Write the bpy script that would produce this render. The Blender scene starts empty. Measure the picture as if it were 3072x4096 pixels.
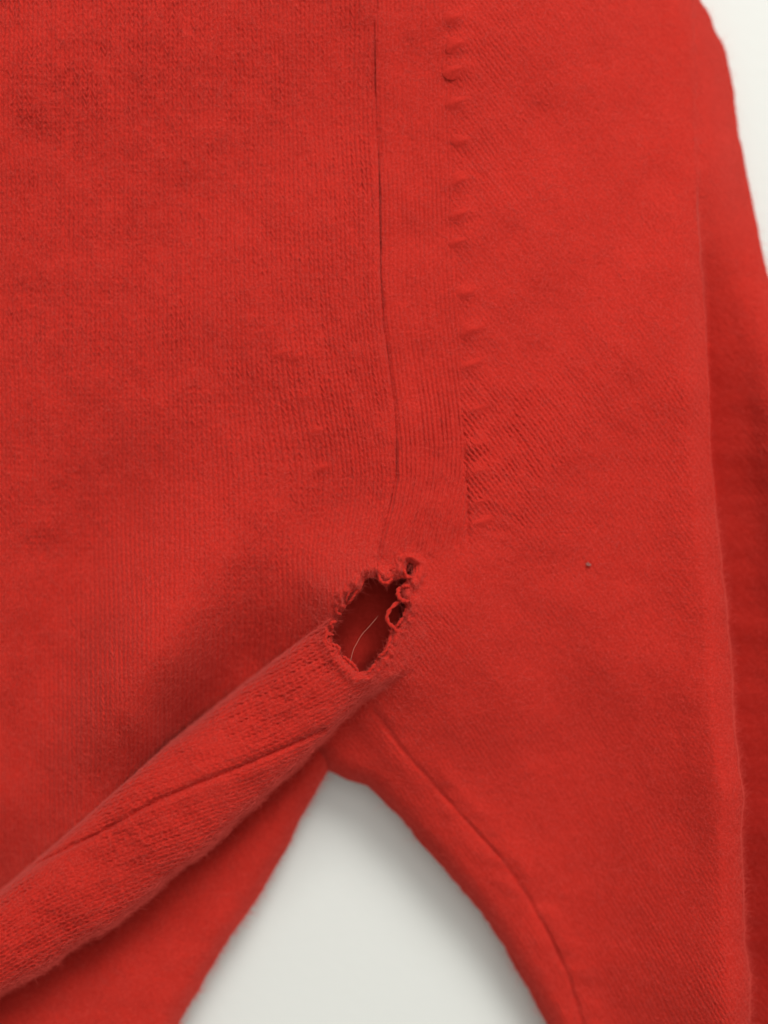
import bpy, math, random
import numpy as np

random.seed(7)
rng = np.random.default_rng(11)
scene = bpy.context.scene
COL = scene.collection

# ------------------------------------------------------------------ camera, world, lamps, exposure
D = 0.240                     # camera to the plane in which the pixel grid is laid out (m)
S = 0.128 / 3072.0            # metres per photo pixel in that plane
cam_d = bpy.data.cameras.new('camera')
cam = bpy.data.objects.new('camera', cam_d)
COL.objects.link(cam)
cam.location = (0, -D, 0)
cam.rotation_euler = (math.radians(90), 0, 0)
cam_d.sensor_fit = 'HORIZONTAL'
cam_d.sensor_width = 36.0
cam_d.lens = 36.0 * D / 0.128
cam_d.clip_start = 0.01
cam_d.clip_end = 20.0
cam_d.dof.use_dof = True
cam_d.dof.focus_distance = D - 0.0065
cam_d.dof.aperture_fstop = 5.8
scene.camera = cam
scene.render.resolution_x = 768
scene.render.resolution_y = 1024

world = bpy.data.worlds.new('World')
scene.world = world
world.use_nodes = True
bg = world.node_tree.nodes['Background']
bg.inputs['Color'].default_value = (1.0, 0.945, 0.88, 1)
bg.inputs['Strength'].default_value = 0.37


def area(name, loc, target, size, power, col):
    l = bpy.data.lights.new(name, 'AREA')
    l.shape = 'SQUARE'
    l.size = size
    l.energy = power
    l.color = col
    o = bpy.data.objects.new(name, l)
    COL.objects.link(o)
    o.location = loc
    d = np.array(target, float) - np.array(loc, float)
    from mathutils import Vector
    o.rotation_euler = Vector(d).to_track_quat('-Z', 'Y').to_euler()
    return o


area('ceiling_lamp', (0.30, -0.84, 0.88), (0, 0, 0), 0.50, 14.0, (1.0, 0.995, 0.985))
area('front_fill', (0.15, -1.25, 0.25), (0, 0, 0), 0.8, 4.2, (0.97, 0.99, 1.0))  # soft fill added behind the camera to brighten the cloth, not a real window

scene.view_settings.view_transform = 'Standard'
scene.view_settings.look = 'None'
scene.view_settings.gamma = 1.0
scene.view_settings.use_curve_mapping = False
scene.view_settings.exposure = 0.0


# ------------------------------------------------------------------ numeric helpers
def P(px, py, h):
    """photo pixel + height towards the camera (mm) -> world position"""
    px, py, h = np.broadcast_arrays(np.asarray(px, float), np.asarray(py, float), np.asarray(h, float) * 1e-3)
    k = (D - h) / D
    return np.stack([(px - 1536) * S * k, -h, (2048 - py) * S * k], -1)


def sstep(a, b, x):
    t = np.clip((x - a) / (b - a), 0, 1)
    return t * t * (3 - 2 * t)


def gauss(x, s):
    return np.exp(-0.5 * (x / s) ** 2)


class Noise:
    def __init__(self, seed, n=128):
        self.n = n
        self.g = np.random.default_rng(seed).uniform(-1, 1, (n, n))

    def __call__(self, x, y):
        n = self.n
        x, y = np.broadcast_arrays(np.asarray(x, float), np.asarray(y, float))
        xi = np.floor(x).astype(int)
        yi = np.floor(y).astype(int)
        fx = x - xi
        fy = y - yi
        fx = fx * fx * fx * (fx * (fx * 6 - 15) + 10)
        fy = fy * fy * fy * (fy * (fy * 6 - 15) + 10)
        g = self.g
        a = g[xi % n, yi % n]
        b = g[(xi + 1) % n, yi % n]
        c = g[xi % n, (yi + 1) % n]
        d = g[(xi + 1) % n, (yi + 1) % n]
        return (a * (1 - fx) + b * fx) * (1 - fy) + (c * (1 - fx) + d * fx) * fy


def fbm(nz, x, y, oct=3):
    v = 0
    a = 1.0
    for i in range(oct):
        v = v + a * nz(x * 2 ** i + 17.3 * i, y * 2 ** i + 5.1 * i)
        a *= 0.5
    return v


N1, N2, N3, N4, N5, N6 = [Noise(s) for s in (1, 2, 3, 4, 5, 6)]


def poly_dist(px, py, pts):
    """distance to a polyline, signed (+ on the right-hand side going along it in image space), and 0..1 position"""
    pts = np.asarray(pts, float)
    seg = np.diff(pts, axis=0)
    L = np.hypot(seg[:, 0], seg[:, 1])
    cum = np.concatenate([[0], np.cumsum(L)])
    best = np.full(np.shape(px), 1e9)
    sg = np.zeros(np.shape(px))
    tt = np.zeros(np.shape(px))
    for i in range(len(seg)):
        dx = px - pts[i, 0]
        dy = py - pts[i, 1]
        t = np.clip((dx * seg[i, 0] + dy * seg[i, 1]) / (L[i] ** 2), 0, 1)
        ex = dx - t * seg[i, 0]
        ey = dy - t * seg[i, 1]
        d = np.hypot(ex, ey)
        m = d < best
        cr = seg[i, 0] * dy - seg[i, 1] * dx
        best = np.where(m, d, best)
        sg = np.where(m, np.sign(cr), sg)
        tt = np.where(m, (cum[i] + t * L[i]) / cum[-1], tt)
    return best, sg, tt


def in_poly(px, py, pts):
    pts = np.asarray(pts, float)
    c = np.zeros(np.shape(px), bool)
    n = len(pts)
    j = n - 1
    for i in range(n):
        xi, yi = pts[i]
        xj, yj = pts[j]
        if yi != yj:
            c ^= ((yi > py) != (yj > py)) & (px < (xj - xi) * (py - yi) / (yj - yi) + xi)
        j = i
    return c


class TPS:
    def __init__(self, c, smooth=0.0):
        c = np.asarray(c, float)
        self.p = c[:, :2] / 1000.0
        n = len(c)
        r = np.linalg.norm(self.p[:, None] - self.p[None], axis=-1)
        K = np.where(r > 0, r * r * np.log(np.maximum(r, 1e-9)), 0) + smooth * np.eye(n)
        Q = np.hstack([np.ones((n, 1)), self.p])
        A = np.block([[K, Q], [Q.T, np.zeros((3, 3))]])
        self.w = np.linalg.solve(A, np.concatenate([c[:, 2], np.zeros(3)]))

    def __call__(self, px, py):
        x = np.clip(np.asarray(px, float), -260, 3320) / 1000
        y = np.clip(np.asarray(py, float), -260, 4320) / 1000
        x, y = np.broadcast_arrays(x, y)
        n = len(self.p)
        v = self.w[n] + self.w[n + 1] * x + self.w[n + 2] * y
        for i in range(n):
            r2 = (x - self.p[i, 0]) ** 2 + (y - self.p[i, 1]) ** 2
            v = v + self.w[i] * 0.5 * r2 * np.log(np.maximum(r2, 1e-12))
        return v


# ------------------------------------------------------------------ lines read from the photograph (photo pixels)
SEAM = [(1500, -400), (1502, 0), (1508, 500), (1514, 800), (1519, 1100), (1532, 1280), (1556, 1480),
        (1578, 1640), (1590, 1780), (1588, 1900), (1565, 2020), (1535, 2130), (1512, 2240)]
FASH = [(1790, -400), (1790, 0), (1800, 300), (1812, 600), (1822, 900), (1838, 1200), (1848, 1450),
        (1858, 1750), (1868, 2000), (1872, 2200), (1880, 2400)]
HOLE = [(1461, 2320), (1480, 2314), (1502, 2312), (1518, 2336), (1545, 2352), (1568, 2330), (1604, 2314),
        (1624, 2322), (1602, 2346), (1595, 2388), (1604, 2410), (1622, 2424), (1612, 2448), (1606, 2470), (1580, 2500),
        (1560, 2520), (1548, 2562), (1527, 2607), (1509, 2625), (1491, 2658), (1470, 2682), (1434, 2684),
        (1401, 2655), (1360, 2616), (1356, 2586), (1331, 2568), (1336, 2512), (1370, 2456), (1388, 2426),
        (1418, 2396), (1442, 2368)]


def ell(cx, cy, a, b, rot, n=14):
    r = math.radians(rot)
    return [(cx + a * math.cos(t) * math.cos(r) - b * math.sin(t) * math.sin(r),
             cy + a * math.cos(t) * math.sin(r) + b * math.sin(t) * math.cos(r))
            for t in np.linspace(0, 2 * math.pi, n, endpoint=False)]


HOLE = [(1472 + (x - 1472) * 1.025, 2496 + (y - 2496) * 1.02) for x, y in HOLE]
EYE1 = ell(1640, 2276, 15, 25, 0)
EYE2 = ell(1401, 2383, 9, 24, 35)
U_EDGE = [(1345, 2455), (1255, 2520), (1000, 2712), (700, 2950), (350, 3262), (0, 3562), (-420, 3920), (-1300, 4650)]
L_EDGE = [(1560, 2725), (1440, 2810), (1265, 2990), (900, 3330), (470, 3690), (0, 3985), (-420, 4250), (-1300, 4960)]
SIDE_SEAM = [(1300, 2915), (1204, 2961), (1060, 3024), (926, 3081), (648, 3193), (398, 3331), (180, 3440), (-100, 3590)]
SLEEVE_SEAM = [(1490, 2835), (1540, 2905), (1600, 2990), (1685, 3085), (1770, 3180), (1880, 3300), (2000, 3430),
               (2100, 3570), (2200, 3750), (2270, 3900), (2330, 4096), (2400, 4400), (2560, 5100)]
SLEEVE_EDGE = [(1200, 2850), (1225, 2960), (1310, 3078), (1380, 3120), (1462, 3142), (1520, 3190), (1580, 3250),
               (1640, 3320), (1760, 3460), (1900, 3620), (2010, 3780), (2110, 3950), (2190, 4096), (2330, 4400), (2600, 5100)]
SLEEVE_RIDGE = [(2760, -400), (2770, 300), (2785, 800), (2808, 1100), (2822, 1300), (2842, 1804), (2864, 2056), (2903, 2409),
                (2928, 2700), (2936, 2912), (2960, 3088), (2974, 3194), (2962, 3336), (2974, 3548), (2978, 3760),
                (3002, 3915), (2996, 4096), (3000, 4400)]
OUTER = [(2600, -400), (2790, -30), (2850, 90), (2900, 205), (2935, 370), (2955, 520), (2985, 690), (3025, 880),
         (3062, 1050), (3110, 1250), (3190, 1600), (3300, 2100), (3420, 2700), (3500, 3200), (3560, 4400)]
LIP = [(1385, 2850), (1420, 2812), (1490, 2768), (1560, 2728), (1625, 2690), (1700, 2640), (1790, 2570)]
BACK_EDGE = [(1500, 2700), (1400, 2930), (1316, 3080), (1208, 3264), (1150, 3394), (1018, 3609), (880, 3804), (787, 3970),
             (713, 4096), (560, 4400), (260, 5100)]
MARKS_R = [(1818, 70), (1828, 176), (1824, 282), (1838, 408), (1850, 562), (1842, 720), (1846, 857), (1838, 968),
           (1862, 1170), (1882, 1318), (1880, 1462), (1896, 1640), (1902, 1777), (1908, 1883), (1914, 2009), (1914, 2092)]
MARKS_L = [(1148, 1408), (1192, 1424), (1222, 1580), (1274, 1722), (1302, 1868)]


def line_x(poly, py):
    a = np.asarray(poly, float)
    return np.interp(py, a[:, 1], a[:, 0])


# ------------------------------------------------------------------ the knit: real relief from stitch coordinates
def knit(w, c, jit, vee=0.55):
    """relief of plain knitting, about 0..1; w counts wales, c counts courses"""
    wi = np.floor(w)
    x = w - wi - 0.5
    ax = np.abs(x)
    side = (x > 0).astype(int)
    # each wale drifts a little along its length
    q = c + 0.35 * jit(wi * 7.7, c * 0.13)
    qi = np.floor(q)
    f = q - qi
    # every stitch is a pair of slanting legs; the legs of neighbouring courses overlap
    vv = np.zeros(np.shape(w))
    for k in (-1, 0, 1):
        t = f - k
        ridge = 0.38 - 0.27 * t
        rnd = jit(wi * 13.1 + side * 5.3, (qi + k) * 3.7 + side * 1.9)
        fade = np.clip(1 - (np.abs(t - 0.5) / 0.95) ** 3, 0, 1)
        leg = np.exp(-((ax - ridge) / 0.125) ** 2) * fade * (1 + 0.38 * rnd)
        vv = np.maximum(vv, leg)
    col = np.abs(np.sin(2 * math.pi * ax)) ** 0.9 * (1 - 0.25 * np.exp(-((0.5 - ax) / 0.12) ** 2))
    deep = 1 + 0.15 * jit(wi * 3.3 + 40, c * 0.11) + 0.50 * jit(wi * 5.7 + 9, c * 0.40)
    return 1 - deep * (1 - (vee * vv + (1 - vee) * col))


def body_wale(px, py):
    sx = line_x(SEAM, py) - 1508
    lean = sx * sstep(750, 1500, px)
    # the wales pull together towards the hole
    pull = -70 * gauss(np.hypot((px - 1250) / 1.0, (py - 2350) / 1.6), 260)
    wob = 9 * N1(px / 260, py / 420)
    w = (px - lean + pull + wob) / 36.0
    c = (py + 8 * N2(px / 300, py / 300)) / 27.0
    return w, c


def sleeve_wale(px, py):
    sx = line_x(SEAM, np.minimum(py, 2240))
    w1 = (px - sx + 7 * N1(px / 260, py / 420)) / 35.0
    c1 = py / 26.0
    ang = np.radians(55 + 4 * np.sin(py / 1300.0))
    ca, sa = math.cos(math.radians(57)), math.sin(math.radians(57))
    bend = 60 * np.sin(px / 900 + py / 1400) + 6 * N3(px / 240, py / 240) + 2 * N1(px / 70, py / 70)
    w2 = ((px - 1850) * sa - (py - 2000) * ca + bend) / 34.0
    c2 = ((px - 1850) * ca + (py - 2000) * sa + 10 * N2(px / 200, py / 200)) / 25.0
    # a vertical strip of stitches between the seam and the fashioning marks
    m = (px < line_x(FASH, py) - 4 + 12 * N1(py / 26, 2.5)) & (py < 2230 + 40 * N2(px / 40, 5.5))
    return np.where(m, w1, w2), np.where(m, c1, c2), m


def roll_wale(px, py):
    a = math.radians(27)
    dx, dy = -math.cos(a), math.sin(a)
    s = (px - 1300) * dx + (py - 2915) * dy
    n = -(px - 1300) * dy + (py - 2915) * dx
    bend = 55 * np.cos(s / 420.0) + 8 * N3(px / 200, py / 200)
    return (n + bend) / 31.0, (s + 8 * N2(px / 200, py / 200)) / 27.0


def fine(px, py):
    """felted surface: small uneven tufts"""
    return 0.03 * fbm(N4, px / 40, py / 40, 2) + 0.045 * N5(px / 9.0, py / 9.0)


# ------------------------------------------------------------------ macro shape of each panel (mm towards the camera)
h1_base = TPS([(-200, -200, 4), (700, -200, 5.2), (1500, -200, 4.6), (0, 500, 4.6), (700, 600, 4.4), (1500, 600, 4.4),
               (-200, 1200, 3.6), (700, 1200, 3.2), (1500, 1200, 4.4), (1560, 1700, 5.0), (1200, 1500, 4.2),
               (-200, 2000, 2.4), (500, 2000, 1.2), (1000, 1900, 2.8), (1350, 2050, 4.3), (1540, 2100, 6.0), (1300, 2380, 6.2),
               (1480, 2300, 7.2), (1180, 2430, 2.6), (-200, 2800, 1.0), (300, 2700, 0.2), (700, 2700, 2.6), (1040, 2640, -2.6),
               (150, 3100, -1.4), (600, 2950, 0.4), (-100, 3600, -4.5), (350, 3300, -3.0), (700, 3000, -4.5), (1300, 2700, -1),
               (1000, 3100, -5), (-200, 4200, -8)])


def h_body(px, py):
    h = h1_base(px, py)
    F1 = [(1110, 1600), (920, 2050), (740, 2400), (590, 2720), (470, 3020), (350, 3330), (240, 3640), (130, 3900)]
    d, s, t = poly_dist(px, py, F1)
    wid = np.where(s > 0, 165, 140)
    h = h + 6.6 * sstep(0.0, 0.5, t) * gauss(d, wid)
    V1 = [(1400, 1550), (1270, 1980), (1140, 2320), (980, 2600), (800, 2860)]
    d, s, t = poly_dist(px, py, V1)
    h = h - 1.5 * sstep(0.1, 0.5, t) * gauss(d, 100)
    V2 = [(560, 1600), (380, 2100), (240, 2600), (140, 3050), (70, 3400)]
    d, s, t = poly_dist(px, py, V2)
    h = h - 3.8 * sstep(0.0, 0.4, t) * (1 - 0.6 * sstep(0.7, 1.0, t)) * gauss(d, 140)
    d, s, t = poly_dist(px, py, U_EDGE)
    h = h - (5.0 + 1.8 * sstep(0.25, 0.6, t)) * sstep(0.03, 0.22, t) * np.where(s > 0, gauss(d, 150), 1.0)
    # light diagonal waves over the upper body
    a = (px * 0.55 + py * 0.83)
    h = h + 0.75 * np.sin(a / 190.0 + 1.2 * N1(px / 700, py / 700)) * sstep(2100, 900, py)
    h = h + 0.55 * fbm(N3, px / 420, py / 420, 2) + 0.16 * N2(px / 110, py / 110)
    h = h + swell(px, py, MARKS_L, 0.26)
    # armhole seam
    d, s, t = poly_dist(px, py, SEAM)
    d = np.abs(d + 3 * N5(px / 40, py / 40))
    h = h + 0.22 * gauss(d - 45, 30) - 0.52 * gauss(d, 5.5) * (0.22 + 0.78 * sstep(0.25, 0.5, t)) * (1 - 0.3 * sstep(0.86, 0.97, t))
    h = np.maximum(h, -11.5 + 0.4 * (h + 11.5))
    return h


def swell(px, py, marks, amp):
    v = 0
    for mx, my in marks:
        v = v + amp * np.exp(-0.5 * (((px - mx) / 38) ** 2 + ((py - my + 0.2 * (px - mx)) / 25) ** 2))
    return v


def hole_rim(px, py, h):
    """the edges of the hole turn in and are frilled"""
    for poly, w, dep in ((HOLE + HOLE[:1], 13, 1.1), (EYE1 + EYE1[:1], 8, 0.7), (EYE2 + EYE2[:1], 8, 0.6)):
        near = (np.abs(px - 1480) < 420) & (np.abs(py - 2480) < 420)
        if not near.any():
            return h
        d, s, t = poly_dist(px[near], py[near], poly)
        x = h[near]
        fr = 0.5 * N5(px[near] / 17.0, py[near] / 17.0)
        x = x + 0.75 * gauss(d - 26, 17) * (0.8 + fr) - dep * gauss(d, w)
        h = h.copy()
        h[near] = x
    return h


h2_base = TPS([(1500, -200, 4.4), (1500, 600, 4.2), (1500, 1200, 4.4), (1585, 1750, 5.0), (1530, 2150, 6.0), (1600, 2300, 7.0),
               (1850, 0, 3.8), (1850, 800, 4.0), (1860, 1500, 4.2), (1870, 2000, 5.0), (1750, 2300, 6.2), (1600, 2600, 6.6),
               (2300, 0, 1.0), (2300, 800, 1.5), (2300, 1500, 2.0), (2300, 2100, 2.0), (2250, 2600, 1.0), (1900, 2700, 2.4),
               (2700, -200, -6), (2650, 500, -3.0), (2700, 1100, -0.6), (2720, 1700, 0.6), (2760, 2300, 1.2), (2800, 2800, 1.8),
               (2900, 3400, 2.4), (2950, 4100, 2.5), (2500, 2900, -0.5), (2500, 3500, -2.0), (2550, 4100, -2.4), (2750, 3700, 0.6),
               (1400, 2900, -2.2), (1500, 2760, 2.2), (1330, 3060, -5.0), (1600, 3050, -1.4), (1900, 3300, -3.4), (1700, 3300, -4.6), (2200, 3700, -4.8),
               (2000, 3700, -6.0), (2350, 4200, -5.2), (2200, 4300, -7.0), (2150, 3000, -0.8), (1200, 2900, -4),
               (3000, 500, -7), (3100, 1200, -4), (3300, 2500, -2), (3300, 4300, -2)])


def h_sleeve(px, py):
    h = h2_base(px, py)
    h = h + 0.55 * fbm(N3, px / 520 + 3.1, py / 520, 2) + 0.18 * N2(px / 120 + 4, py / 120)
    d, s, t = poly_dist(px, py, [(1960, 2150), (2200, 1850), (2450, 1450), (2740, 950), (2850, 650)])
    h = h + 1.7 * sstep(0, 0.25, t) * gauss(d, 125)
    d, s, t = poly_dist(px, py, [(2020, 2650), (2230, 3050), (2390, 3550), (2500, 4300)])
    h = h - 2.6 * sstep(0, 0.3, t) * gauss(d, 190)
    # long soft drag lines of the hanging sleeve
    a = (px * 0.84 - py * 0.54)
    h = h + 0.30 * np.sin(a / 95.0 + 1.5 * N1(px / 600, py / 600)) * sstep(1600, 2600, py)
    h = h + swell(px, py, MARKS_R, 0.39)
    # armhole seam
    d, s, t = poly_dist(px, py, SEAM)
    d = np.abs(d + 3 * N5(px / 40, py / 40))
    h = h + 0.22 * gauss(d - 45, 30) - 0.52 * gauss(d, 5.5) * (0.22 + 0.78 * sstep(0.25, 0.5, t)) * (1 - 0.3 * sstep(0.86, 0.97, t))
    # line of fashioning marks: the sleeve cap steps up behind it
    fx = px - line_x(FASH, py)
    band = sstep(2300, 2150, py)
    h = h + band * (0.30 * sstep(-20, 60, fx) * gauss(np.maximum(fx - 60, 0), 120) - 0.38 * gauss(fx, 6) * sstep(1620, 1850, py) * sstep(2230, 2120, py))
    # puckers to the right of the marks
    h = h + 0.05 * gauss(fx - 130, 90) * sstep(1350, 1750, py) * sstep(2420, 2150, py) * np.sin((py - 0.45 * px) / 12.5 + 3 * N1(px / 70, py / 70))
    # sleeve seam
    d, s, t = poly_dist(px, py, SLEEVE_SEAM)
    d = np.abs(d + 4 * N5(px / 45, py / 45))
    h = h + 0.28 * gauss(d - 50, 30) * (1 + 0.8 * N2(px / 60, py / 60)) - 0.52 * gauss(d, 6.5) * (0.8 + 0.5 * N1(px / 55, py / 55)) * (0.35 + 0.65 * sstep(0.0, 0.3, t))
    # lip of cloth under the hole
    d, s, t = poly_dist(px, py, LIP)
    sd = np.where(s > 0, d, -d)        # + below the lip
    amp = 3.2 * sstep(0.72, 0.25, t) * (np.hypot(px - 1540, py - 2720) < 400)
    h = h + amp * (sstep(14, -22, sd) * gauss(np.minimum(sd + 40, 0), 90))
    # turned under at the lower edge
    d, s, t = poly_dist(px, py, SLEEVE_EDGE)
    h = h - 3.2 * np.clip(1 - d / 95, 0, 1) ** 2.4
    # hanging fold at the outer side: crest, then the side falls away
    rx = px - line_x(SLEEVE_RIDGE, py) - 5 * N2(py / 70, 0.5)
    k = sstep(650, 1700, py)
    h = h + k * 2.4 * gauss(rx + 60, 110) - k * (2.4 * sstep(-100, 15, rx) + 10.0 * sstep(-1, 11, rx) - 0.060 * np.maximum(rx - 20, 0) + 2.5 * sstep(-1, 40, rx)) - (1 - k) * 3.0 * sstep(-60, 220, rx)
    h = np.maximum(h, -14.0 + 0.1 * (h + 14.0))
    # rounded outer silhouette
    ox = line_x(OUTER, py) - px
    h = h - 3.0 * np.clip(1 - ox / 170, 0, 1) ** 2.2
    return h


h3_base = TPS([(1500, 2700, -6.5), (1316, 3080, -6.0), (1150, 3394, -6.0), (880, 3804, -5.5), (713, 4096, -5.0), (500, 3900, -5.5), (900, 3500, -6.5),
               (1150, 3150, -8.0), (300, 4096, -5.5), (0, 4300, -5), (1330, 2500, -5), (1500, 2300, -6), (1450, 2650, -4.0), (1590, 2500, -5), (1080, 2560, -12), (1000, 2700, -13), (700, 2950, -14.5), (350, 3260, -15), (0, 3560, -15), (-250, 3750, -15), (1200, 2300, -11),
               (0, 2500, -13), (0, 0, -11), (1500, 0, -10), (1500, 1500, -10)])


def h_back(px, py):
    h = h3_base(px, py) + 0.5 * fbm(N3, px / 400 + 9, py / 400, 2) + 0.2 * N2(px / 110 + 8, py / 110)
    a = px * 0.64 + py * 0.77
    h = h + 0.5 * np.sin(a / 70.0 + N1(px / 300, py / 300))
    d, s, t = poly_dist(px, py, BACK_EDGE)
    h = h - 3.0 * np.clip(1 - d / 110, 0, 1) ** 2.3
    return h


# ------------------------------------------------------------------ materials
def new_mat(name):
    m = bpy.data.materials.new(name)
    m.use_nodes = True
    nt = m.node_tree
    return m, nt, nt.nodes['Principled BSDF']


def wool_material(name, bump=0.5, sheen=0.14):
    m, nt, b = new_mat(name)
    N = nt.nodes
    L = nt.links
    tc = N.new('ShaderNodeTexCoord')
    # heathered dye: two close reds, mottled at fibre and patch scale
    n1 = N.new('ShaderNodeTexNoise')
    n1.inputs['Scale'].default_value = 2600
    n1.inputs['Detail'].default_value = 3
    n2 = N.new('ShaderNodeTexNoise')
    n2.inputs['Scale'].default_value = 130
    n2.inputs['Detail'].default_value = 4
    L.new(tc.outputs['Object'], n1.inputs['Vector'])
    L.new(tc.outputs['Object'], n2.inputs['Vector'])
    mix = N.new('ShaderNodeMix')
    mix.data_type = 'FLOAT'
    mix.inputs['Factor'].default_value = 0.22
    L.new(n1.outputs['Fac'], mix.inputs[2])
    L.new(n2.outputs['Fac'], mix.inputs[3])
    r = N.new('ShaderNodeValToRGB')
    r.color_ramp.elements[0].position = 0.30
    r.color_ramp.elements[0].color = (0.40, 0.0160, 0.0095, 1)
    r.color_ramp.elements[1].position = 0.70
    r.color_ramp.elements[1].color = (0.56, 0.0290, 0.0185, 1)
    L.new(mix.outputs[0], r.inputs['Fac'])
    L.new(r.outputs['Color'], b.inputs['Base Color'])
    b.inputs['Roughness'].default_value = 0.95
    b.inputs['Specular IOR Level'].default_value = 0.12
    b.inputs['Sheen Weight'].default_value = sheen
    b.inputs['Sheen Roughness'].default_value = 0.45
    b.inputs['Sheen Tint'].default_value = (1.0, 0.50, 0.42, 1)
    n3 = N.new('ShaderNodeTexNoise')
    n3.inputs['Scale'].default_value = 3800
    n3.inputs['Detail'].default_value = 4
    n3.inputs['Roughness'].default_value = 0.65
    n3.inputs['Distortion'].default_value = 1.2
    L.new(tc.outputs['Object'], n3.inputs['Vector'])
    bp = N.new('ShaderNodeBump')
    bp.inputs['Strength'].default_value = bump
    bp.inputs['Distance'].default_value = 0.00022
    L.new(n3.outputs['Fac'], bp.inputs['Height'])
    L.new(bp.outputs['Normal'], b.inputs['Normal'])
    return m


WOOL = wool_material('red_wool')


def fibre_material(name, col, sheen=0.0):
    m, nt, b = new_mat(name)
    b.inputs['Base Color'].default_value = col
    b.inputs['Roughness'].default_value = 0.7
    b.inputs['Specular IOR Level'].default_value = 0.25
    return m


FUZZ = fibre_material('red_fibre', (0.66, 0.075, 0.055, 1))
HAIR = fibre_material('pale_hair', (0.60, 0.27, 0.19, 1))
LINT_P = fibre_material('pale_lint', (0.66, 0.17, 0.14, 1))
LINT_G = fibre_material('grey_lint', (0.33, 0.105, 0.085, 1))


def wall_material():
    m, nt, b = new_mat('white_wall_paint')
    N = nt.nodes
    L = nt.links
    tc = N.new('ShaderNodeTexCoord')
    n = N.new('ShaderNodeTexNoise')
    n.inputs['Scale'].default_value = 9
    n.inputs['Detail'].default_value = 5
    L.new(tc.outputs['Object'], n.inputs['Vector'])
    r = N.new('ShaderNodeValToRGB')
    r.color_ramp.elements[0].color = (0.695, 0.718, 0.672, 1)
    r.color_ramp.elements[1].color = (0.725, 0.748, 0.704, 1)
    L.new(n.outputs['Fac'], r.inputs['Fac'])
    L.new(r.outputs['Color'], b.inputs['Base Color'])
    b.inputs['Roughness'].default_value = 0.6
    b.inputs['Specular IOR Level'].default_value = 0.3
    n2 = N.new('ShaderNodeTexNoise')
    n2.inputs['Scale'].default_value = 500
    L.new(tc.outputs['Object'], n2.inputs['Vector'])
    bp = N.new('ShaderNodeBump')
    bp.inputs['Strength'].default_value = 0.15
    bp.inputs['Distance'].default_value = 0.0003
    L.new(n2.outputs['Fac'], bp.inputs['Height'])
    L.new(bp.outputs['Normal'], b.inputs['Normal'])
    return m


# ------------------------------------------------------------------ mesh helpers
def grid_mesh(name, pos, mask_face=None, mat=None):
    """pos: (rows, cols, 3); faces with mask False are left out"""
    r, c, _ = pos.shape
    idx = np.arange(r * c).reshape(r, c)
    q = np.stack([idx[:-1, :-1], idx[1:, :-1], idx[1:, 1:], idx[:-1, 1:]], -1).reshape(-1, 4)
    if mask_face is not None:
        q = q[mask_face.reshape(-1)]
    used = np.zeros(r * c, bool)
    used[q.reshape(-1)] = True
    remap = np.cumsum(used) - 1
    v = pos.reshape(-1, 3)[used]
    q = remap[q]
    return raw_mesh(name, v, q, mat)


def raw_mesh(name, v, q, mat):
    k = q.shape[1]
    me = bpy.data.meshes.new(name)
    me.vertices.add(len(v))
    me.vertices.foreach_set('co', np.ascontiguousarray(v, dtype=np.float32).ravel())
    me.loops.add(q.size)
    me.loops.foreach_set('vertex_index', q.astype(np.int32).ravel())
    me.polygons.add(len(q))
    me.polygons.foreach_set('loop_start', (np.arange(len(q)) * k).astype(np.int32))
    me.polygons.foreach_set('use_smooth', np.ones(len(q), bool))
    me.update(calc_edges=True)
    me.validate()
    if mat:
        me.materials.append(mat)
    return me


def link(name, data, parent=None):
    o = bpy.data.objects.new(name, data)
    COL.objects.link(o)
    if parent:
        o.parent = parent
    return o


def normals(pos):
    du = np.gradient(pos, axis=1)
    dv = np.gradient(pos, axis=0)
    n = np.cross(du, dv)
    n /= np.linalg.norm(n, axis=-1, keepdims=True) + 1e-12
    return n


def tube(points, radius, sides=8, taper=True, wob=0.0):
    """a yarn through world points -> vertices, quads"""
    p = np.asarray(points, float)
    n = len(p)
    t = np.gradient(p, axis=0)
    t /= np.linalg.norm(t, axis=1, keepdims=True) + 1e-12
    ref = np.array([0.2, -1.0, 0.1])
    a = np.cross(t, ref)
    a /= np.linalg.norm(a, axis=1, keepdims=True) + 1e-12
    b = np.cross(t, a)
    rr = np.full(n, radius)
    if taper:
        u = np.linspace(0, 1, n)
        rr = rr * np.clip(np.minimum(u, 1 - u) * 8 + 0.25, 0, 1)
    ang = np.linspace(0, 2 * math.pi, sides, endpoint=False)
    # two plies twisted round each other
    tw = np.linspace(0, n * 0.55, n)
    rad = rr[:, None] * (1 + wob * np.cos(2 * (ang[None] - tw[:, None])))
    v = p[:, None] + rad[..., None] * (np.cos(ang)[None, :, None] * a[:, None] + np.sin(ang)[None, :, None] * b[:, None])
    v = v.reshape(-1, 3)
    q = []
    for i in range(n - 1):
        for j in range(sides):
            k = (j + 1) % sides
            q.append((i * sides + j, i * sides + k, (i + 1) * sides + k, (i + 1) * sides + j))
    return v, np.array(q)


def spline(pts, n):
    """Catmull-Rom through control points"""
    p = np.asarray(pts, float)
    p = np.vstack([2 * p[0] - p[1], p, 2 * p[-1] - p[-2]])
    out = []
    m = len(p) - 3
    for u in np.linspace(0, m - 1e-6, n):
        i = int(u)
        t = u - i
        a, b, c, d = p[i], p[i + 1], p[i + 2], p[i + 3]
        out.append(0.5 * (2 * b + (c - a) * t + (2 * a - 5 * b + 4 * c - d) * t * t + (3 * b - a - 3 * c + d) * t ** 3))
    return np.array(out)


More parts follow.
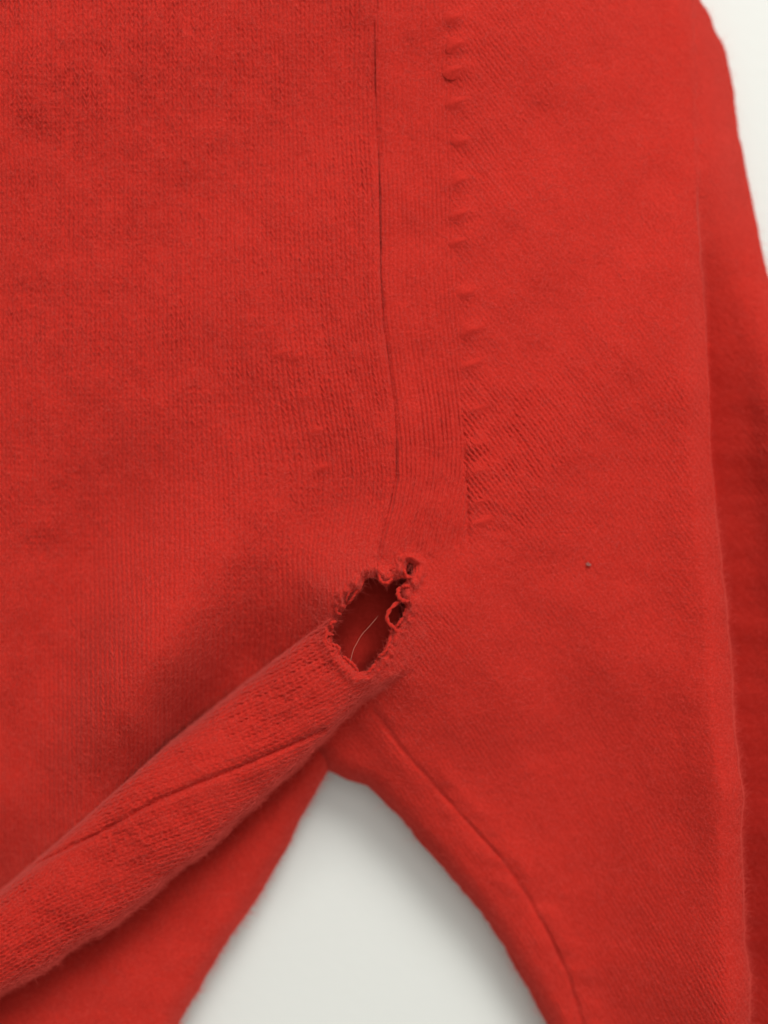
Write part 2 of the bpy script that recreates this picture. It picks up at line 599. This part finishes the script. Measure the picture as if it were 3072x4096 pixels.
# ------------------------------------------------------------------ the wall behind
wm = bpy.data.meshes.new('wall')
WY = 0.0175
wm.from_pydata([(-1.6, WY, -1.4), (1.6, WY, -1.4), (1.6, WY, 1.4), (-1.6, WY, 1.4),
                (-1.6, WY + .05, -1.4), (1.6, WY + .05, -1.4), (1.6, WY + .05, 1.4), (-1.6, WY + .05, 1.4)], [],
               [(0, 1, 2, 3), (7, 6, 5, 4), (0, 4, 5, 1), (1, 5, 6, 2), (2, 6, 7, 3), (3, 7, 4, 0)])
wm.materials.append(wall_material())
wall = link('wall', wm)
wall['kind'] = 'structure'

# ------------------------------------------------------------------ the sweater
sweater = link('knit_sweater', None)
sweater['label'] = 'red fine knit wool sweater with a frayed hole at the underarm seam'
sweater['category'] = 'sweater'

FUZZ_SRC = []        # (positions, normals, density weight)
ST = 5.0

# --- body front
ys = np.concatenate([np.arange(-1300, -90, 40.0), np.arange(-80, 3680, 4.0), np.arange(3690, 4700, 30.0)])
us = np.concatenate([np.linspace(-0.75, -0.01, 30), np.linspace(0, 1, 535)])
PY = ys[:, None] + 0 * us[None]
xr = np.where(ys < 2240, line_x(SEAM, ys) + 2, np.interp(ys, [2240, 2330, 2560, 2700, 3000, 3700, 4700], [1512, 1500, 1480, 1350, 1120, 420, -600]))
PX = np.where(us[None] < 0, -100 + us[None] * 1600, -100 + us[None] * (xr[:, None] + 100))
H = h_body(PX, PY)
w, c = body_wale(PX, PY)
KS = 0.50 * (0.62 + 0.18 * fbm(N6, PX / 330, PY / 330, 2))
KS = KS * (1 + 0.55 * gauss(np.hypot(PX - 250, PY - 150), 450) + 0.3 * gauss(np.hypot(PX - 1200, PY - 1400), 300))
KS = KS * (1 - 0.55 * gauss(np.hypot(PX - 1350, PY - 2250), 130))
H = H + np.clip(KS, 0.08, 0.85) * knit(w, c, N4) + fine(PX, PY)
H = hole_rim(PX, PY, H)
# beneath the roll the cloth dives away
d, s, t = poly_dist(PX, PY, U_EDGE)
below = np.where(s < 0, d, 0)
H = H - np.minimum(below, 160) * 0.05 * sstep(0.03, 0.2, t)
pos1 = P(PX, PY, H)
cx = 0.25 * (PX[:-1, :-1] + PX[1:, :-1] + PX[1:, 1:] + PX[:-1, 1:])
cy = 0.25 * (PY[:-1, :-1] + PY[1:, :-1] + PY[1:, 1:] + PY[:-1, 1:])
keep = ~(in_poly(cx, cy, HOLE) | in_poly(cx, cy, EYE2))
bf = link('body_front', grid_mesh('body_front', pos1, keep, WOOL), sweater)
bf['label'] = 'front of the body with upright rows of stitches and soft hanging folds'
okv = (PX > -120) & (PY > -120) & (PY < 4200) & ~(in_poly(PX, PY, HOLE)) & ~((s < 0) & (d > 20) & (t > 0.02))
FUZZ_SRC.append((pos1, normals(pos1), okv * 1.0))

# --- rolled fold at the underarm, its upper edge against the body, its lower edge turned under
nt_, na_ = 620, 180
tt = np.concatenate([np.linspace(0, 0.68, nt_ - 60), np.linspace(0.69, 1, 60)])


def along(poly, t):
    p = np.asarray(poly, float)
    L = np.concatenate([[0], np.cumsum(np.hypot(*np.diff(p, axis=0).T))])
    L /= L[-1]
    return np.stack([np.interp(t, L, p[:, 0]), np.interp(t, L, p[:, 1])], -1)


def smooth_rows(a, k=25):
    pad = np.pad(a, ((k, k), (0, 0)), mode='edge')
    ker = np.hanning(2 * k + 1)
    ker /= ker.sum()
    return np.stack([np.convolve(pad[:, i], ker, 'same')[k:-k] for i in range(a.shape[1])], -1)


Ue = smooth_rows(along(U_EDGE, tt))
Le = smooth_rows(along(L_EDGE, tt))
th = np.linspace(math.radians(178), math.radians(-75), na_)
ct = np.cos(th)
sn = np.sin(th)
mid = 0.5 * (Ue + Le)
half = 0.5 * (Le - Ue)
RX = mid[:, None, 0] + half[:, None, 0] * ct[None]
RY = mid[:, None, 1] + half[:, None, 1] * ct[None]
edge_wob = 7 * N1(tt * 22, 3.3) + 4 * N2(tt * 55, 1.7)
RX = RX + (edge_wob[:, None] * 0.64) * np.maximum(ct, 0)[None]
RY = RY + (edge_wob[:, None] * 0.77) * np.maximum(ct, 0)[None]
hu = h_body(Ue[:, 0], Ue[:, 1]) - 0.6
crest = np.interp(tt, [0, 0.055, 0.2, 0.4, 1], [7.4, 7.6, 7.6, 7.0, 6.5]) + 0.9 * N2(tt * 16, 8.8) * sstep(0.0, 0.1, tt)
low = np.interp(tt, [0, 0.14, 1], [1.2, 0.2, -0.5])
sp = np.sign(sn) * np.abs(sn) ** 0.65
RH = np.where(ct[None] < 0, hu[:, None] + (crest - hu)[:, None] * sp[None],
              low[:, None] + (crest - low)[:, None] * sp[None])
RH = RH + 0.75 * N3(RX / 250, RY / 250) + 0.12 * N2(RX / 90, RY / 90)
front = sstep(-0.25, 0.25, sn)[None]
d, s, t = poly_dist(RX, RY, SIDE_SEAM)
d = np.abs(d + 3 * N5(RX / 40, RY / 40))
RH = RH + front * (0.35 * gauss(d - 36, 22) - 0.85 * gauss(d, 6.5) * sstep(1.0, 0.75, t))
w, c = roll_wale(RX, RY)
RK = 0.64 * (0.75 + 0.35 * fbm(N6, RX / 260, RY / 260, 2))
RH = RH + np.clip(RK, 0.2, 0.8) * knit(w, c, N4, 0.80) + fine(RX, RY)
RH = hole_rim(RX, RY, RH)
posR = P(RX, RY, RH)
cx = 0.25 * (RX[:-1, :-1] + RX[1:, :-1] + RX[1:, 1:] + RX[:-1, 1:])
cy = 0.25 * (RY[:-1, :-1] + RY[1:, :-1] + RY[1:, 1:] + RY[:-1, 1:])
keep = ~in_poly(cx, cy, HOLE)
uf = link('underarm_fold', grid_mesh('underarm_fold', posR, keep, WOOL), sweater)
uf['label'] = 'thick rolled fold running from the hole, with the side seam along it'
FUZZ_SRC.append((posR, -normals(posR) if normals(posR)[200, 60, 1] > 0 else normals(posR), (~in_poly(RX, RY, HOLE)) * (RX > -120) * (0.4 + 0.9 * np.maximum(ct, 0) ** 3)[None]))

# --- sleeve
ys = np.concatenate([np.arange(-1300, -90, 40.0), np.arange(-80, 4180, 4.2), np.arange(4190, 5000, 40.0)])
xl = np.where(ys < 2240, line_x(SEAM, ys) - 2,
              np.where(ys < 2860, np.interp(ys, [2240, 2330, 2560, 2690, 2760, 2860], [1512, 1505, 1490, 1465, 1380, 1205]),
                       line_x(SLEEVE_EDGE, ys) + 6 * N2(ys / 60, 7.7) + 3 * N1(ys / 22, 7.7)))
xr = line_x(OUTER, ys) + 4 * N1(ys / 60, 9.1)
us = np.linspace(0, 1, 455)
PX = xl[:, None] + us[None] * (xr - xl)[:, None]
# extra columns where the outer fold turns sharply
rid = (line_x(SLEEVE_RIDGE, ys) + 5 * N2(ys / 70, 0.5))[:, None] + np.linspace(-3, 14, 18)[None]
PX = np.sort(np.concatenate([PX, np.minimum(rid, xr[:, None] - 3 + 0.1 * np.linspace(0, 1, 18)[None])], axis=1), axis=1)
us = np.linspace(0, 1, PX.shape[1])
PY = ys[:, None] + 0 * us[None]
H = h_sleeve(PX, PY)
w, c, strip = sleeve_wale(PX, PY)
fx = PX - line_x(FASH, PY)
KS = 0.18 * (0.6 + 0.4 * fbm(N6, PX / 330 + 7, PY / 330, 2))
KS = KS * (1 + 3.4 * gauss(np.hypot((PX - 1760) / 1.0, (PY - 1960) / 2.2), 105) + strip * (0.35 + 0.6 * sstep(1100, 1600, PY)) + 0.9 * gauss(np.hypot(PX - 1760, PY - 2500), 260)
           + 0.8 * gauss(np.hypot(PX - 2750, PY - 3700), 350) + 1.5 * gauss(np.hypot(PX - 2030, (PY - 1880) / 1.7), 150)
           - 0.45 * sstep(1950, 2300, PX) * sstep(1600, 1000, PY) - 0.45 * gauss(np.hypot(PX - 2250, PY - 3300), 600))
H = H + np.clip(KS, 0.04, 0.55) * knit(w, c, N4, np.where(strip, 0.25, 0.55)) + fine(PX, PY)
H = hole_rim(PX, PY, H)
# left of the lip the cloth slips under the roll
ax = (PX - 1470) * (2835 - 2700) - (PY - 2700) * (1400 - 1470)
H = H - 5.0 * sstep(0, -3500, ax) * (PY > 2690) * sstep(2860, 2790, PY)
rx = PX - line_x(SLEEVE_RIDGE, PY) - 5 * N2(PY / 70, 0.5)
PXA = PX - sstep(650, 1700, PY) * 38 * sstep(0, 11, rx) * (1 - sstep(11, 190, rx))
pos2 = P(PXA, PY, H)
# the cloth turns round at both free edges
ex = []
for k, (dx, dh) in enumerate(((10, -1.2), (34, -2.4), (80, -3.4))):
    ex.append(P(PX[:, :1] + dx * (ys[:, None] > 2860) + 0 * 1, PY[:, :1], H[:, :1] + dh))
right = []
for k, (dx, dh) in enumerate(((-8, -1.2), (-30, -2.6), (-80, -4.0))):
    right.append(P(PX[:, -1:] + dx, PY[:, -1:], np.maximum(H[:, -1:] + dh, -17.0)))
pos2x = np.concatenate(ex[::-1] + [pos2] + right, axis=1)
PXx = np.concatenate([PX[:, :1]] * 3 + [PX] + [PX[:, -1:]] * 3, axis=1)
PYx = np.concatenate([PY[:, :1]] * 3 + [PY] + [PY[:, -1:]] * 3, axis=1)
cx = 0.25 * (PXx[:-1, :-1] + PXx[1:, :-1] + PXx[1:, 1:] + PXx[:-1, 1:])
cy = 0.25 * (PYx[:-1, :-1] + PYx[1:, :-1] + PYx[1:, 1:] + PYx[:-1, 1:])
keep = ~(in_poly(cx, cy, HOLE) | in_poly(cx, cy, EYE1))
slv = link('sleeve', grid_mesh('sleeve', pos2x, keep, WOOL), sweater)
slv['label'] = 'hanging sleeve with slanting rows of stitches and a seam along its inner edge'
FUZZ_SRC.append((pos2, normals(pos2), (~in_poly(PX, PY, HOLE)) * (PY > -120) * (PY < 4200) * 1.0))

# --- body back, seen below the roll and through the hole
ys = np.concatenate([np.arange(-1300, 2250, 30.0), np.arange(2260, 4200, 6.5), np.arange(4210, 5000, 40.0)])
xr = np.where(ys < 2700, 1600, line_x(BACK_EDGE, ys)) + 4 * N1(ys / 55, 2.2)
us = np.concatenate([np.linspace(-0.75, -0.01, 20), np.linspace(0, 1, 300)])
PX = np.where(us[None] < 0, -100 + us[None] * 1600, -100 + us[None] * (xr[:, None] + 100))
PY = ys[:, None] + 0 * us[None]
H = h_back(PX, PY)
w, c = roll_wale(PX * 0.98 + 0.15 * PY, PY)
H = H + (0.30 + 0.25 * (PY < 2800)) * (0.7 + 0.5 * N6(PX / 200, PY / 200)) * knit(w, c, N4) + fine(PX, PY)
pos3 = P(PX, PY, H)
right = [P(PX[:, -1:] + dx, PY[:, -1:], H[:, -1:] + dh) for dx, dh in ((-8, -1.2), (-30, -2.4), (-80, -3.4))]
bb = link('body_back', grid_mesh('body_back', np.concatenate([pos3] + right, axis=1), None, WOOL), sweater)
bb['label'] = 'back of the body, in shade below the rolled fold'
FUZZ_SRC.append((pos3, normals(pos3), ((PY > 2900) & (PY < 4200) & (PX > -120)) * 0.8))

# --- sleeve back, closing the tube behind the hole
ys = np.arange(-1300, 5000, 40.0)
xl = np.interp(ys, [-160, 2700, 2900, 3078, 3142, 3320, 3620, 3950, 4400, 5000], [1560, 1560, 1330, 1390, 1560, 1730, 2000, 2210, 2450, 2680])
xr = np.minimum(line_x(OUTER, ys) - 130, line_x(SLEEVE_RIDGE, ys) - 60)
us = np.linspace(0, 1, 40)
PX = xl[:, None] + us[None] * (xr - xl)[:, None]
PY = ys[:, None] + 0 * us[None]
H = -13.8 + 4.0 * np.abs(2 * us[None] - 1) ** 3 + 0.8 * N3(PX / 500, PY / 500)
sb = link('sleeve_back', grid_mesh('sleeve_back', P(PX, PY, H), None, WOOL), sweater)


def surf_h(px, py):
    """front surface height of body or sleeve at a pixel, without the knit"""
    px = np.asarray(px, float)
    py = np.asarray(py, float)
    sx = line_x(SEAM, np.minimum(py, 2240))
    a = h_body(px, py)
    b = h_sleeve(px, py)
    return np.where(px < sx, a, b)


# --- fashioning marks: each a raised doubled stitch
def mark_mesh(seed):
    """a doubled stitch: a soft pad that follows the swelling of the cloth under it"""
    r = np.random.default_rng(seed)
    nr, ns = 10, 24
    rr = np.linspace(0.0, 1, nr)[:, None]
    an = np.linspace(0, 2 * math.pi, ns + 1)[None]
    wob_ = 1 + 0.14 * np.cos(2 * an + r.uniform(0, 6)) + 0.10 * np.cos(3 * an + r.uniform(0, 6))
    u = rr * np.cos(an) * wob_ * 52
    v = rr * np.sin(an) * wob_ * 32
    amp = 0.26 if seed >= 4 else 0.39
    hh = amp * np.exp(-0.5 * ((u / 38) ** 2 + (v / 25) ** 2)) + 0.21 - 0.30 * rr ** 2.2
    hh = hh + 0.07 * np.cos(v / 7.0 + u / 30.0 + r.uniform(-1, 1)) * (1 - rr ** 2)
    hh[:, -1] = hh[:, 0]
    hh[0] = hh[0, 0]
    return grid_mesh('fashioning_mark', np.stack([u * S, -hh * 1e-3, -(v - 0.2 * u) * S], -1)[::-1], None, WOOL)


mark_data = [mark_mesh(s) for s in range(8)]
for i, (mx, my) in enumerate(MARKS_R + MARKS_L):
    left = i >= len(MARKS_R)
    o = link('fashioning_mark', mark_data[i % 4 + (4 if left else 0)], sweater)
    amp = 0.26 if left else 0.39
    o.location = P(mx, my, float(surf_h(np.array([mx]), np.array([my]))[0]) - amp + 0.03)

# --- broken loops of yarn round the hole
LOOPS = [
    # prominent strand on the right that bridges a gap
    ([(1606, 2404), (1585, 2414), (1562, 2436), (1548, 2462), (1552, 2488), (1572, 2508), (1590, 2528), (1600, 2560)], 7.2, 1.0),
    ([(1612, 2470), (1600, 2488), (1586, 2504), (1566, 2520)], 6.0, 0.6),
    # lobe at the top
    ([(1524, 2286), (1518, 2306), (1526, 2326), (1546, 2332), (1564, 2318), (1560, 2294)], 6.5, 1.0),
    ([(1560, 2300), (1566, 2276), (1586, 2274), (1594, 2296), (1584, 2318)], 6.0, 0.7),
    # ring round the small eyelet
    ([(1590, 2226), (1606, 2250), (1616, 2284), (1632, 2308), (1656, 2306), (1668, 2284), (1666, 2258)], 6.0, 0.9),
    ([(1600, 2346), (1592, 2368), (1598, 2392), (1620, 2404), (1650, 2398)], 8.0, 0.8),
    ([(1604, 2350), (1626, 2344), (1648, 2352)], 7.0, 0.6),
    # left edge
    ([(1446, 2346), (1430, 2358), (1418, 2378), (1404, 2402), (1390, 2416)], 5.5, 0.8),
    ([(1424, 2360), (1404, 2364), (1388, 2388), (1384, 2408)], 5.0, 0.7),
    ([(1378, 2420), (1352, 2424), (1346, 2448), (1366, 2460)], 6.0, 0.7),
    ([(1346, 2488), (1324, 2492), (1330, 2516)], 6.5, 0.7),
    ([(1336, 2540), (1310, 2538), (1302, 2558), (1318, 2578), (1338, 2574)], 6.5, 0.8),
    ([(1310, 2588), (1336, 2580), (1356, 2592), (1352, 2614), (1330, 2618)], 6.5, 0.8),
    # lower rim
    ([(1368, 2622), (1392, 2640), (1416, 2662), (1434, 2694)], 6.0, 0.7),
    ([(1444, 2690), (1470, 2690), (1494, 2666), (1514, 2640)], 7.5, 0.6),
    ([(1508, 2632), (1536, 2612), (1556, 2576), (1564, 2540)], 7.0, 0.6),
    ([(1480, 2700), (1510, 2690), (1540, 2660), (1552, 2640)], 7.0, 0.5),
]
for pts, rad, lift in LOOPS:
    p2 = spline(pts, 34)
    hh = surf_h(p2[:, 0], p2[:, 1])
    k = np.linspace(0, 1, len(p2))
    base = np.where(p2[:, 0] < 1500, np.maximum(hh, 6.2), hh)
    h = 0.5 * base + 0.5 * base.mean() + lift * np.sin(math.pi * k) - 0.15
    v, q = tube(P(p2[:, 0], p2[:, 1], h), rad * 1.0 * S, 8, True, 0.30)
    v = v + rng.normal(size=v.shape) * 0.5 * S
    link('yarn_loop', raw_mesh('yarn_loop', v, q, WOOL), sweater)


# --- fuzz: fine fibres standing off the whole surface
def fuzz(src, count, lmin, lmax, r0, lift, seed):
    r = np.random.default_rng(seed)
    K = 5
    allp = []
    for (pos, nrm, wgt), n in zip(src, count):
        rows, cols, _ = pos.shape
        pr = np.broadcast_to(wgt, (rows, cols)).ravel().astype(float)
        pr = pr / pr.sum()
        ids = r.choice(rows * cols, n, p=pr)
        p0 = pos.reshape(-1, 3)[ids]
        nn = nrm.reshape(-1, 3)[ids]
        rd = r.normal(size=(n, 3))
        tg = rd - (rd * nn).sum(1, keepdims=True) * nn
        tg /= np.linalg.norm(tg, axis=1, keepdims=True) + 1e-9
        ln = r.uniform(lmin, lmax, (n, 1))
        up = r.uniform(0.05, 1.0, (n, 1)) ** 1.6 * lift
        cv = np.cross(nn, tg) * r.normal(size=(n, 1)) * 0.7
        s_ = np.linspace(0, 1, K)[None, :, None]
        arch = s_ * (1.25 - s_)
        q = (p0[:, None] + ln[:, None] * (tg[:, None] * s_ + cv[:, None] * s_ ** 2 * 0.6 + nn[:, None] * up[:, None] * arch)
             - nn[:, None] * 0.00006)
        q = q + r.normal(size=q.shape) * ln[:, None] * 0.045 * s_
        allp.append(q)
    pts = np.concatenate(allp)
    hc = bpy.data.hair_curves.new('wool_fuzz')
    hc.add_curves([K] * len(pts))
    hc.attributes['position'].data.foreach_set('vector', pts.astype(np.float32).ravel())
    if 'radius' not in hc.attributes:
        hc.attributes.new('radius', 'FLOAT', 'POINT')
    rad = np.tile(r0 * np.array([1, 0.95, 0.85, 0.65, 0.3]), len(pts)).astype(np.float32)
    hc.attributes['radius'].data.foreach_set('value', rad)
    hc.materials.append(FUZZ)
    o = link('wool_fuzz', hc, sweater)
    o['kind'] = 'stuff'
    return o


RIM = [(p, n, w * gauss(np.minimum(np.hypot((p[..., 0] / S + 1536 - 1470), (2048 - p[..., 2] / S - 2490) * 0.8) - 170, 400), 55)) for p, n, w in FUZZ_SRC[:3]]
fuzz(RIM, (1300, 1500, 1800), 0.0006, 0.0022, 0.000013, 0.75, 5)
def near_line(p, line, wd):
    d, _, _ = poly_dist(p[..., 0] / S * (D / (D + p[..., 1])) + 1536, 2048 - p[..., 2] / S * (D / (D + p[..., 1])), line)
    return gauss(d, wd)


EDGE = [(posR, FUZZ_SRC[1][1], near_line(posR, L_EDGE, 22) * (sn > -0.3)[None]),
        (pos2, FUZZ_SRC[2][1], near_line(pos2, SLEEVE_EDGE, 22) + 1.2 * near_line(pos2, SLEEVE_RIDGE[6:], 20) + near_line(pos2, OUTER, 25)),
        (pos3, FUZZ_SRC[3][1], near_line(pos3, BACK_EDGE, 22))]
fuzz(EDGE, (12000, 24000, 7000), 0.0006, 0.0026, 0.000010, 0.9, 8)
fuzz(FUZZ_SRC, (90000, 30000, 90000, 16000), 0.0005, 0.0019, 0.000010, 0.50, 3)

# ------------------------------------------------------------------ things lying on the sweater
hp = spline([(1398, 2662), (1403, 2640), (1413, 2601), (1425, 2577), (1446, 2541), (1473, 2510), (1496, 2484), (1512, 2463)], 40)
k = np.linspace(0, 1, 40)
v, q = tube(P(hp[:, 0], hp[:, 1], 7.0 - 2.0 * k), 0.000024, 5, True, 0)
o = link('stray_hair', raw_mesh('stray_hair', v, q, HAIR))
o['label'] = 'single fine pale hair lying across the dark opening of the hole'
o['category'] = 'hair'


def lint(mx, my, a, b, rot, mat, label, seed):
    r = np.random.default_rng(seed)
    vs, qs, off = [], [], 0
    h0 = float(surf_h(np.array([mx]), np.array([my]))[0]) + 0.28
    for i in range(9):
        t = math.radians(rot) + r.normal() * 0.5
        cx_, cy_ = mx + r.normal() * a * 0.18, my + r.normal() * b * 0.25
        e = [(cx_ - a * 0.5 * math.cos(t), cy_ - a * 0.5 * math.sin(t)), (cx_ + r.normal() * b * .4, cy_ + r.normal() * b * .4),
             (cx_ + a * 0.5 * math.cos(t), cy_ + a * 0.5 * math.sin(t))]
        p = spline(e, 8)
        v, q = tube(P(p[:, 0], p[:, 1], h0 + 0.15 * r.normal() + 0.1 * np.sin(np.linspace(0, 3, 8))), b * 0.16 * S, 5, True, 0)
        vs.append(v)
        qs.append(q + off)
        off += len(v)
    o = link('lint_speck', raw_mesh('lint_speck', np.concatenate(vs), np.concatenate(qs), mat))
    o['label'] = label
    o['category'] = 'lint'
    o['group'] = 'specks of lint on the sweater'


lint(2355, 2257, 18, 10, 20, LINT_G, 'dark grey speck of lint on the sleeve', 1)
lint(540, 3158, 20, 10, 70, LINT_P, 'pale speck of lint on the thick rolled fold', 4)
